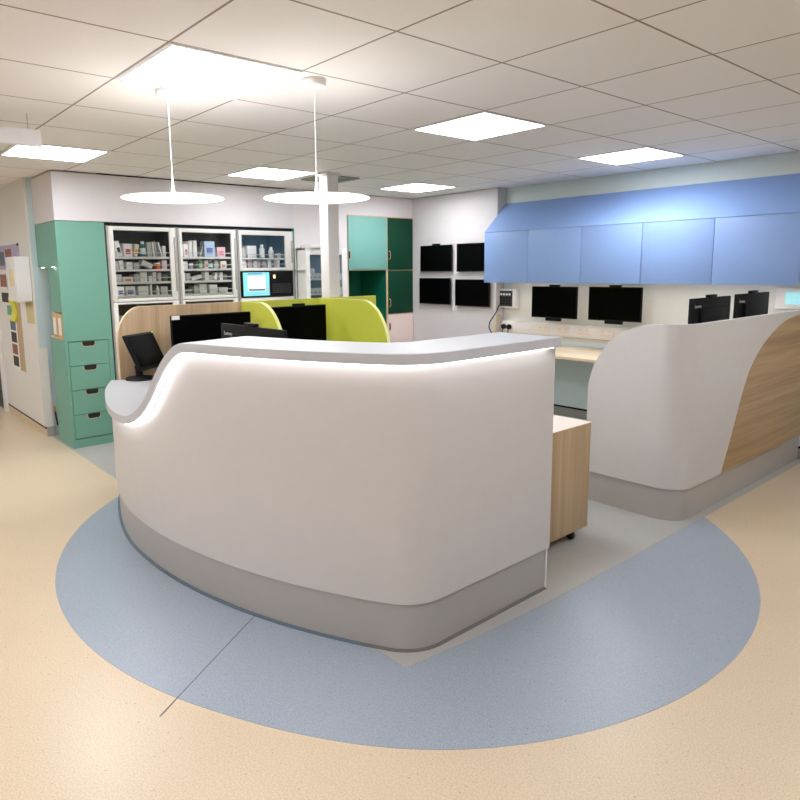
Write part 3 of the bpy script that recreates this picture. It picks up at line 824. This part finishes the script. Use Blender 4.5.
def stock(unit, cab, shelf_name, z, pxy, items):
    """items: (px0, px1, height, tone, kind, lean deg, mark) measured across the pane"""
    n = 0
    for it in items:
        px0, px1, h, tone, kind = it[:5]; lean = it[5] if len(it) > 5 else 0; mark = it[6] if len(it) > 6 else None
        ya, yb = pxy(px0), pxy(px1); w = (yb-ya)*.94; yc = (ya+yb)/2
        dep = random.uniform(.08, .14); xf = -6.06 - random.uniform(0, .03)
        lab = '%s %s, %s from left on %s shelf of %s medicine cabinet' % (TONES[tone][0], {'box': 'medicine carton', 'bottle': 'medicine bottle', 'tub': 'medicine tub'}[kind] + (' leaning' if lean else ''), ORD[n], shelf_name, cab)
        nm = {'box': 'medicine_carton', 'bottle': 'medicine_bottle', 'tub': 'medicine_tub'}[kind]
        t = thing(nm, lab, {'box': 'carton', 'bottle': 'bottle', 'tub': 'tub'}[kind], (xf-dep/2, yc, z), 'medicines behind the glass of the %s cabinet' % cab)
        n += 1
        if kind == 'box':
            a_ = math.radians(lean)
            # footprint width so that the leaning box spans the measured width
            if lean: bw = max(.012, (w - h*abs(math.sin(a_)))/max(.3, math.cos(a_))) if w > h*abs(math.sin(a_)) else .016
            else: bw = w
            R = Matrix.Rotation(-a_, 3, 'X')
            zc = (bw*abs(math.sin(a_)) + h*abs(math.cos(a_)))/2
            c = Vector((xf-dep/2, yc, z + zc + .0008))
            q = MB(); q.obox(c, dep, bw, h, R, .0012); q.build('carton_body', TM[tone], t)
            if mark:
                q = MB(); q.obox(c + R @ Vector((dep/2+.0003, 0, -h*.12)), .0012, bw*.6, h*.4, R); q.build('print_mark', MARKS[mark], t)
        elif kind == 'bottle':
            r = min(w/2, .028); x = xf - r
            q = MB(); q.lathe([(0, 0), (r*.96, 0), (r, .004), (r, h*.66), (r*.8, h*.74), (r*.48, h*.79), (r*.48, h*.84), (0, h*.84)], (x, yc, z+.0008), 24); q.build('bottle_body', TM[tone], t, True)
            q = MB(); q.lathe([(0, h*.82), (r*.6, h*.82), (r*.6, h), (0, h)], (x, yc, z+.0008), 20); q.build('cap', CAPW, t, True)
            q = MB(); q.lathe([(r*1.0, h*.16), (r*1.02, h*.16), (r*1.02, h*.56), (r*1.0, h*.56)], (x, yc, z+.0008), 24); q.build('bottle_label', LBL, t, True)
        else:
            r = min(w/2, .035); x = xf - r
            q = MB(); q.lathe([(0, 0), (r, 0), (r, h*.78), (0, h*.78)], (x, yc, z+.0008), 24); q.build('tub_body', TM[tone], t, True)
            q = MB(); q.lathe([(0, h*.78), (r*1.05, h*.78), (r*1.05, h), (0, h)], (x, yc, z+.0008), 24); q.build('lid', CAPW, t, True)
pu1 = lambda px: 2.077 + (px-113.2)*(2.593-2.077)/(169-113.2)
pu2 = lambda px: 2.718 + (px-182)*(3.235-2.718)/(231-182)
pu3 = lambda px: 3.350 + (px-241)*(3.868-3.350)/(285-241)
NM = ['top', 'second', 'third', 'lowest']
U1 = [[(115.5,123.5,.135,'w','box',-12,'d'),(124.5,133,.115,'w','box',0,'r'),(134,141,.11,'c','box',14,'o'),(142,148,.14,'t','bottle'),(148.5,153,.13,'g','box'),(153.2,156,.13,'w','box',-4),(156.4,159.4,.14,'g','box',-6),(159.6,163.6,.135,'w','box',-13),(165,168.5,.10,'g','box')],
      [(115,119,.07,'g','box'),(119.4,123.5,.08,'w','box'),(126.5,133,.065,'w','box'),(133.8,140,.06,'g','box'),(141,154,.045,'w','box',26),(156,162.4,.06,'o','tub'),(163,168.5,.08,'p','box')],
      [(115.5,121.5,.07,'g','box'),(122.2,132.6,.045,'w','box',0,'o'),(134,139.5,.07,'g','box'),(139.8,147.2,.085,'w','box'),(148.5,152.5,.05,'w','box'),(153.2,157,.085,'w','box'),(157.4,161.4,.08,'g','box'),(163,168.5,.065,'k','box')],
      [(115.5,123,.085,'w','box',0,'b'),(124.3,134.6,.085,'w','box',0,'b'),(136.4,147,.085,'w','box'),(148.8,151,.10,'w','box'),(152,154.6,.08,'d','box'),(155,158.8,.085,'w','bottle'),(160,167.6,.075,'g','box')]]
U2 = [[(182.8,185.2,.10,'g','box'),(185.8,190,.12,'w','box',0,'p'),(190.6,194.4,.15,'w','box'),(194.8,198.8,.155,'w','box'),(202,206,.10,'g','box',16),(206.4,217.6,.15,'b','box',0,'b'),(219,228,.095,'r','box',0,'p')],
      [(182.8,190,.07,'w','box'),(191,195,.05,'m','tub'),(196.6,200,.065,'d','box'),(200.6,204.8,.085,'n','bottle'),(206.2,210,.08,'w','box',0,'r'),(211,215.2,.085,'t','bottle'),(216.2,220.6,.08,'g','box'),(222,228.6,.075,'w','box',0,'o')],
      [(182.8,186.4,.075,'w','box'),(186.8,190.6,.07,'g','box'),(192,204,.035,'w','box',-12),(205.4,209.6,.085,'w','box'),(210.4,214.4,.05,'g','box'),(214.8,219.8,.07,'w','box',18),(221.4,225,.075,'w','box'),(225.4,229.2,.06,'d','box')],
      [(183,192.6,.045,'d','box'),(194.6,199,.075,'g','box'),(199.8,207.6,.09,'w','box'),(209,217.6,.08,'w','box'),(219.6,229.6,.05,'g','box')]]
U3 = [[(242,248.6,.10,'g','box'),(249.6,259,.125,'w','box'),(263,269,.14,'w','bottle'),(272,277,.115,'w','bottle'),(279.5,283.5,.05,'g','box')],
      [(242,248,.075,'w','box'),(249.4,253.4,.08,'p','box'),(255,258.8,.075,'w','box'),(259.2,262.8,.08,'p','box'),(264.2,268,.07,'g','box'),(269.4,273.6,.075,'w','box'),(275.6,279,.08,'g','box'),(279.4,283.6,.078,'w','box')]]
for k in range(4):
    stock(0, 'left', NM[k], SH1[k], pu1, U1[k]); stock(1, 'middle', NM[k], SH2[k], pu2, U2[k])
for k in range(2): stock(2, 'right', ['upper', 'lower'][k], SH3[k], pu3, U3[k])
# row just under the first door of the left cabinet
stock(0, 'left', 'lower door', 1.02, pu1, [(116,124,.12,'g','tub'),(126,136,.10,'d','box'),(140,150,.09,'g','box')])

# ------------------------------------------------------------------ glass front cabinet on the far wall
t = thing('glass_cabinet', 'slim white glass-door cabinet on the far wall behind the white pole', 'cabinet', (-5.9, 4.28, 0))
xf = -5.82; ya, yb = 4.005, 4.555; zt = 1.765
mb = MB(); mb.box(-6.0, xf-.02, ya, ya+.02, .002, zt); mb.box(-6.0, xf-.02, yb-.02, yb, .002, zt); mb.box(-6.0, -5.985, ya, yb, .002, zt); mb.box(-6.0, xf-.02, ya, yb, zt-.02, zt); mb.box(-6.0, xf-.02, ya, yb, .002, .08)
mb.build('carcass', FRAMEW, t)
mb = MB(); mb.box(xf-.02, xf, ya, ya+.05, .05, zt, bev=.003); mb.box(xf-.02, xf, yb-.07, yb, .05, zt, bev=.003); mb.box(xf-.02, xf, ya+.05, yb-.07, zt-.07, zt, bev=.003); mb.box(xf-.02, xf, ya+.05, yb-.07, .05, .15, bev=.003)
d = mb.build('door', FRAMEW, t, True); B('pane', GLASS, d, xf-.012, xf-.008, ya+.05, yb-.07, .15, zt-.07)
B('added_fill_strip', FILLM, t, xf-.030, xf-.022, yb-.0245, yb-.0205, .2, zt-.08)  # invented strip, added to brighten the trays
B('back_lining', CABINB, t, -5.985, -5.98, ya+.02, yb-.02, .08, zt-.02)
for z in (1.50, 1.34, 1.18): 
    s_ = B('drawer_tray', mat('tray_white_%d' % int(z*100), (222, 228, 232), .4), t, -5.98, xf-.03, ya+.022, yb-.022, z-.075, z)
    mb = MB()
    for y in (4.06, 4.12, 4.18, 4.3, 4.38): mb.box(xf-.03, xf-.0285, y, y+.035, z-.05, z-.038)
    mb.build('tray_label', mat('tray_blue_%d' % int(z*100), (110, 160, 206), .5), s_)
B('cornice', FRAMEW, t, -5.99, xf+.03, ya+.05, 4.255, zt, zt+.035, bev=.004)
B('side_shelf', FRAMEW, t, -5.985, xf-.01, ya-.035, ya, 1.535, 1.55, bev=.003)
tag(MB().lathe([(0, 0), (.026, 0), (.03, .01), (.03, .035), (.02, .05), (0, .05)], (-5.87, 4.11, 1.5012), 20).build('white_pot', CAPW, None, True), 'small white pot on the upper tray of the slim glass-door cabinet', 'pot')

# ------------------------------------------------------------------ coloured cupboards
def ply_frame(mb, ya, yb, z0, z1, xb, xf, e=.012):
    mb.box(xb, xf, ya, ya+e, z0, z1); mb.box(xb, xf, yb-e, yb, z0, z1)
    mb.box(xb, xf, ya+e, yb-e, z1-e, z1); mb.box(xb, xf, ya+e, yb-e, z0, z0+e)
def handhole(name, yc, zc, parent, xf=-5.985, w=.022, h=.085):
    pts = [(yc-w/2, zc+h/2)] + arc(yc+w/2-.012, zc+h/2-.012, .012, .012, 90, 0, 5) + arc(yc+w/2-.012, zc-h/2+.012, .012, .012, 0, -90, 5) + [(yc-w/2, zc-h/2)]
    MB().prism(pts, 'X', xf-.006, xf+.0015).build(name, SLOT, parent)
    pts = [(yc-w/2, zc+h/2+.008)] + arc(yc+w/2-.012, zc+h/2-.012, .02, .02, 90, 0, 5) + arc(yc+w/2-.012, zc-h/2+.012, .02, .02, 0, -90, 5) + [(yc-w/2, zc-h/2-.008)]
    MB().prism(pts, 'X', xf-.006, xf+.0008).build(name + '_edge', PLY, parent)
c1 = thing('cupboard', 'tall cupboard with light teal door above an open green niche, left of two', 'cupboard', (-6.2, 5.0, 0))
ya, yb = 4.702, 5.302
mb = MB(); ply_frame(mb, ya, yb, .002, 2.15, -6.5, -6.0); mb.box(-6.5, -6.0, ya+.012, yb-.012, 1.521, 1.533); mb.box(-6.5, -6.0, ya+.012, yb-.012, .55, .562); mb.build('carcass', PLY, c1)
d = B('door', LTEAL, c1, -6.0, -5.985, ya+.006, yb-.008, 1.533, 2.138, bev=.001); handhole('hand_hole', ya+.018, 1.70, d)
mb = MB(); mb.box(-6.498, -6.485, ya+.013, yb-.013, .563, 1.52); mb.box(-6.485, -6.004, ya+.0125, ya+.0165, .563, 1.52); mb.box(-6.485, -6.004, yb-.0165, yb-.0125, .563, 1.52); mb.box(-6.485, -6.004, ya+.017, yb-.017, 1.516, 1.5205); mb.build('niche_lining', NICHE, c1)
B('lower_door', PINK, c1, -6.0, -5.985, ya+.006, yb-.008, .02, .55, bev=.001)
c2 = thing('cupboard', 'tall cupboard with two dark green doors over a pale pink door, right of two', 'cupboard', (-6.2, 5.5, 0))
ya, yb = 5.303, 5.719
mb = MB(); ply_frame(mb, ya, yb, .002, 2.15, -6.5, -6.0); mb.box(-6.5, -6.0, ya+.012, yb-.012, 1.515, 1.527); mb.box(-6.5, -6.0, ya+.012, yb-.012, .985, .997); mb.build('carcass', PLY, c2)
for z0, z1, m, hz, hn in ((1.529, 2.138, DGREEN, 1.70, 'upper_door'), (.998, 1.514, DGREEN, 1.13, 'middle_door'), (.02, .984, PINK, .84, 'lower_door')):
    d = B(hn, m, c2, -6.0, -5.985, ya+.012, yb-.004, z0, z1, bev=.001); handhole('hand_hole', ya+.026, hz, d)

# ------------------------------------------------------------------ blue wall cabinets with sloped hood
YF = 5.50; zb, ztp = 1.378, 1.90
xs = [-4.660, -4.100, -3.498, -2.908, -2.312, -1.698]
pos = ['first from the left, above the call panel', 'second from the left, above the left monitor', 'third from the left, above the right monitor', 'fourth from the left, middle of the run', 'last on the right, above the touch panel']
for k in range(5):
    t = thing('wall_cabinet', 'pale blue wall cabinet, ' + pos[k], 'wall cabinet', ((xs[k]+xs[k+1])/2, 5.68, zb), 'blue wall cabinets over the bench')
    B('carcass', BLUE, t, xs[k]+.001, xs[k+1]-.001, YF+.02, YR-.001, zb+.03, ztp)
    B('door', BLUE, t, xs[k]+.0022, xs[k+1]-.0022, YF, YF+.018, zb, ztp-.003, bev=.001)
hd = thing('cabinet_hood', 'sloping blue hood running along the top of the blue wall cabinets', 'cabinet hood', (-3.2, 5.7, ztp))
MB().prism([(YF, ztp), (YF, ztp+.006), (YR-.004, 2.218), (YR-.001, 2.218), (YR-.001, ztp)], 'X', xs[0], xs[-1]).build('hood_board', BLUE, hd)

ul = thing('under_cabinet_light', 'slim light strip fixed under the run of blue wall cabinets', 'light strip', (-3.2, 5.62, zb))
B('housing', WHITE, ul, -4.55, -1.80, 5.60, 5.65, zb+.018, zb+.0302, bev=.002)
B('diffuser', emat('under_light_glow', (255, 248, 238), 5.5), ul, -4.53, -1.82, 5.606, 5.644, zb+.015, zb+.018)
# ------------------------------------------------------------------ wall bench, trunking, sockets, panels
t = thing('wall_bench', 'pale wood worktop along the wall under the monitors and sockets', 'worktop', (-3.4, 5.5, .7))
B('top', WOODT, t, -4.66, -2.30, 5.11, YR-.002, .708, .735, bev=.002)
for x in (-4.6, -3.2, -2.4):
    MB().box(x-.015, x+.015, 5.45, YR-.002, .66, .708).build('bracket', STRIPG, t)
tk = thing('trunking', 'long cream cable trunking with socket plates on the wall above the bench', 'trunking', (-3.4, 5.84, .9))
B('channel', CREAMP, tk, -4.66, -1.78, 5.80, YR-.001, .832, .957, bev=.006)
PLATE = mat('socket_plate', (242, 234, 224), .4); SOCK = mat('socket_detail', (212, 160, 144), .5)
for k, x in enumerate((-4.57, -4.1, -3.86, -3.62, -3.38, -3.14, -2.9, -2.6)):
    s_ = B('socket_plate', PLATE, tk, x-.075, x+.075, 5.7945, 5.80, .855, .935, bev=.002)
    mb = MB()
    for dx in (-.036, .036):
        mb.box(x+dx-.004, x+dx+.004, 5.794, 5.795, .905, .916)
        mb.box(x+dx-.015, x+dx-.009, 5.794, 5.795, .872, .878); mb.box(x+dx+.009, x+dx+.015, 5.794, 5.795, .872, .878)
    mb.build('socket_holes', SOCK, s_)
for k, x in enumerate((-4.606, -4.534)):
    q = thing('plug', 'black power plug in the trunking socket below the call panel, ' + ('left', 'right')[k] + ' one', 'plug', (x, 5.78, .89), 'pair of black plugs')
    MB().lathe([(0, 0), (.026, 0), (.029, .006), (.026, .03), (.012, .036), (0, .036)], (x, 5.794, .893), 20, axis='Y').build('plug_body', BLACK, q, True)
    MB().tube([(x, 5.77, .872), (x, 5.76, .84), (x, 5.77, .79), (x+.01, 5.79, .737)], .005).build('lead', BLACK, q, True)
cp = thing('call_panel', 'white wall call panel with black keypad under the first blue cabinet', 'panel', (-4.6, 5.83, 1.2))
B('case', WHITE, cp, -4.755, -4.455, 5.785, YR-.001, 1.098, 1.302, bev=.006)
kp = B('keypad', DGREY, cp, -4.745, -4.498, 5.782, 5.786, 1.115, 1.285, bev=.002)
mb = MB()
for c in range(5): mb.box(-4.70+c*.038, -4.674+c*.038, 5.780, 5.783, 1.235, 1.256)
mb.build('key_row', CREAMP, kp)
mb = MB()
for c in range(5):
    for r in range(3): mb.box(-4.70+c*.038, -4.674+c*.038, 5.7805, 5.783, 1.135+r*.03, 1.158+r*.03)
mb.build('key_block', BLACK, kp)
cb = thing('cable', 'loose yellow and black cables hanging from the call panel to the bench', 'cable', (-4.7, 5.7, 1.0))
YEL = mat('yellow_cable', (214, 190, 60), .5)
MB().tube([(-4.70, 5.79, 1.10), (-4.69, 5.76, 1.04), (-4.645, 5.70, .98), (-4.64, 5.69, .90), (-4.66, 5.69, .83), (-4.66, 5.70, .738)], .0065).build('yellow_lead', YEL, cb, True)
MB().tube([(-4.655, 5.76, 1.13), (-4.652, 5.71, 1.06), (-4.69, 5.69, .99), (-4.73, 5.69, .94), (-4.74, 5.69, .88), (-4.70, 5.69, .82), (-4.66, 5.71, .738)], .006).build('black_lead', BLACK, cb, True)
MB().tube([(-4.735, 5.78, 1.12), (-4.66, 5.785, 1.03), (-4.60, 5.79, .99)], .004).build('white_lead', WHITE, cb, True)
cb2 = tag(MB().tube([(-4.30, 5.796, .86), (-4.20, 5.790, .93), (-4.08, 5.775, .965), (-3.99, 5.785, .99)], .003).build('cable', CREAMP, None, True), 'thin cream lead rising over the trunking left of the left monitor', 'cable')
tp = thing('touch_panel', 'cream wall plate with small lit touch screen under the right end of the blue cabinets', 'panel', (-1.86, 5.83, 1.27))
B('plate', CREAMP, tp, -1.945, -1.735, 5.825, YR-.001, 1.183, 1.35, bev=.004)
sc_ = B('display', emat('touch_teal', (150, 214, 220), 0.38), tp, -1.875, -1.745, 5.822, 5.8255, 1.222, 1.318)
mb = MB()
for c in range(3):
    for r in range(2): mb.box(-1.858+c*.036, -1.842+c*.036, 5.8212, 5.8222, 1.248+r*.036, 1.262+r*.036)
mb.build('display_icon', emat('icon_grey', (170, 200, 204), .6), sc_)

# ------------------------------------------------------------------ corridor wall things
Y0 = 1.537
t = thing('towel_dispenser', 'white paper towel dispenser box on the corridor wall beside the green tower', 'dispenser', (-6.88, 1.46, 1.5))
B('case', WHITE, t, -7.06, -6.69, 1.415, Y0, 1.28, 1.69, bev=.008)
B('sheet', mat('cream_sheet', (232, 220, 178), .7), t, -6.93, -6.76, 1.411, 1.4155, 1.42, 1.58)
YB = mat('yellow_plastic', (226, 222, 62), .5)
t = thing('plastic_bag', 'yellow plastic bag on a black clip on the corridor wall', 'bag', (-7.44, 1.5, 1.2))
mb = MB(); rows = []
for k in range(9):
    z = 1.315 - .255*k/8; w = .115 + .012*math.sin(k*1.3); y = Y0 - .016 - .012*math.sin(k*.9+.5)
    rows.append([(-7.44-w, y, z), (-7.44+w, y-.006, z), (-7.44+w, Y0-.002, z), (-7.44-w, Y0-.002, z)])
mb.grid(rows).build('bag_body', YB, t, True, 50)
MB().box(-7.47, -7.41, Y0-.02, Y0-.001, 1.31, 1.345, bev=.004).build('clip', BLACK, t)
PH = [mat('print_warm', (150, 96, 76), .6, var=.5, scale=30), mat('print_cool', (96, 104, 120), .6, var=.5, scale=24), mat('print_violet', (176, 168, 196), .6, var=.35, scale=18), mat('print_green', (112, 168, 130), .6, var=.3, scale=20), mat('print_dark', (54, 46, 46), .6, var=.5, scale=26)]
t = thing('photo_strip', 'white card strip of four dark photos on the corridor wall below the yellow bag', 'photo strip', (-7.35, Y0, .8))
B('card', PAPER, t, -7.75, -7.43, Y0-.003, Y0+.0005, .545, 1.085)
for k in range(4): B('photo', PH[(4, 0, 4, 1)[k]], t, -7.69, -7.46, Y0-.005, Y0-.003, .585+.125*k, .69+.125*k)
t = thing('notice_poster', 'colourful poster of pale violet tones pinned high on the corridor wall', 'poster', (-7.4, Y0, 1.75))
B('sheet', PH[2], t, -7.95, -7.03, Y0-.003, Y0+.0005, 1.58, 1.82); 
for x in (-7.06,): MB().box(x-.03, x+.03, Y0-.008, Y0-.001, 1.80, 1.825, bev=.003).build('pin', BLACK, t)
for k, (xa, xb_, za, zb_) in enumerate(((-7.62, -7.35, 1.60, 1.78), (-7.9, -7.68, 1.62, 1.76))): B('picture', PH[(0, 1)[k]], t, xa, xb_, Y0-.0045, Y0-.003, za, zb_)
desc = ['brown printed notice', 'grey printed notice', 'dark printed notice', 'green printed card']
for k, (xa, xb_, za, zb_, m) in enumerate(((-7.98, -7.70, 1.40, 1.53, PH[0]), (-7.66, -7.45, 1.36, 1.50, PH[1]), (-7.98, -7.62, 1.24, 1.34, PH[4]), (-7.78, -7.50, 1.11, 1.21, PH[3]))):
    tag(B('notice', m, None, xa, xb_, Y0-.003, Y0+.0005, za, zb_), desc[k] + ' left of the towel dispenser on the corridor wall', 'notice', 'notices on the corridor wall')
tag(B('paper_strip', mat('tan_paper', (190, 166, 128), .7), None, -7.41, -7.20, Y0-.003, Y0+.0005, .56, 1.25), 'tall tan paper strip on the corridor wall right of the photos', 'paper')
tag(B('khaki_patch', mat('khaki_tone', (208, 196, 150), .7), None, -6.96, -6.67, Y0-.003, Y0+.0005, 1.07, 1.27), 'flat khaki patch on the corridor wall below the towel dispenser', 'paper')  # thin khaki patch just below the dispenser
MB().cyl((-6.445, 1.597, .14), (-6.455, 1.588, .27), .008, 10).build('black_rod', BLACK, g)  # short black rod with a brass top beside the tower
MB().cyl((-6.455, 1.588, .27), (-6.457, 1.586, .32), .009, 10).build('brass_rod_top', mat('brass', (190, 150, 60), .35, metal=.7), g)

# ------------------------------------------------------------------ world, camera, view
w = bpy.data.worlds.new('World'); S.world = w; w.use_nodes = True
w.node_tree.nodes['Background'].inputs[0].default_value = (1, .97, .94, 1)
w.node_tree.nodes['Background'].inputs[1].default_value = 0.3

f_, pitch, yaw, roll, cx, cy = 657.49, 8.7986, -50.052, -.7349, 370.69, 371.12
pitch, yaw, roll = map(math.radians, (pitch, yaw, roll))
F = Vector((math.sin(yaw)*math.cos(pitch), math.cos(yaw)*math.cos(pitch), -math.sin(pitch)))
r = Vector((math.cos(yaw), -math.sin(yaw), 0)); u = r.cross(F)
r2 = r*math.cos(roll) + u*math.sin(roll); u2 = -r*math.sin(roll) + u*math.cos(roll)
cam = bpy.data.cameras.new('Camera'); co = bpy.data.objects.new('Camera', cam); COL.objects.link(co)
Rm = Matrix((r2, u2, -F)).transposed().to_4x4()
co.matrix_world = Matrix.Translation((0, 0, 1.534)) @ Rm
cam.sensor_width = 36; cam.lens = f_*36/800
cam.shift_x = (400-cx)/800; cam.shift_y = (cy-400)/800
cam.clip_start = .05; cam.clip_end = 60
S.camera = co
vs = S.view_settings; vs.view_transform = 'Standard'; vs.look = 'None'; vs.gamma = 1; vs.use_curve_mapping = False
vs.exposure = 0.61
S.cycles.use_denoising = True
S.cycles.max_bounces = 8
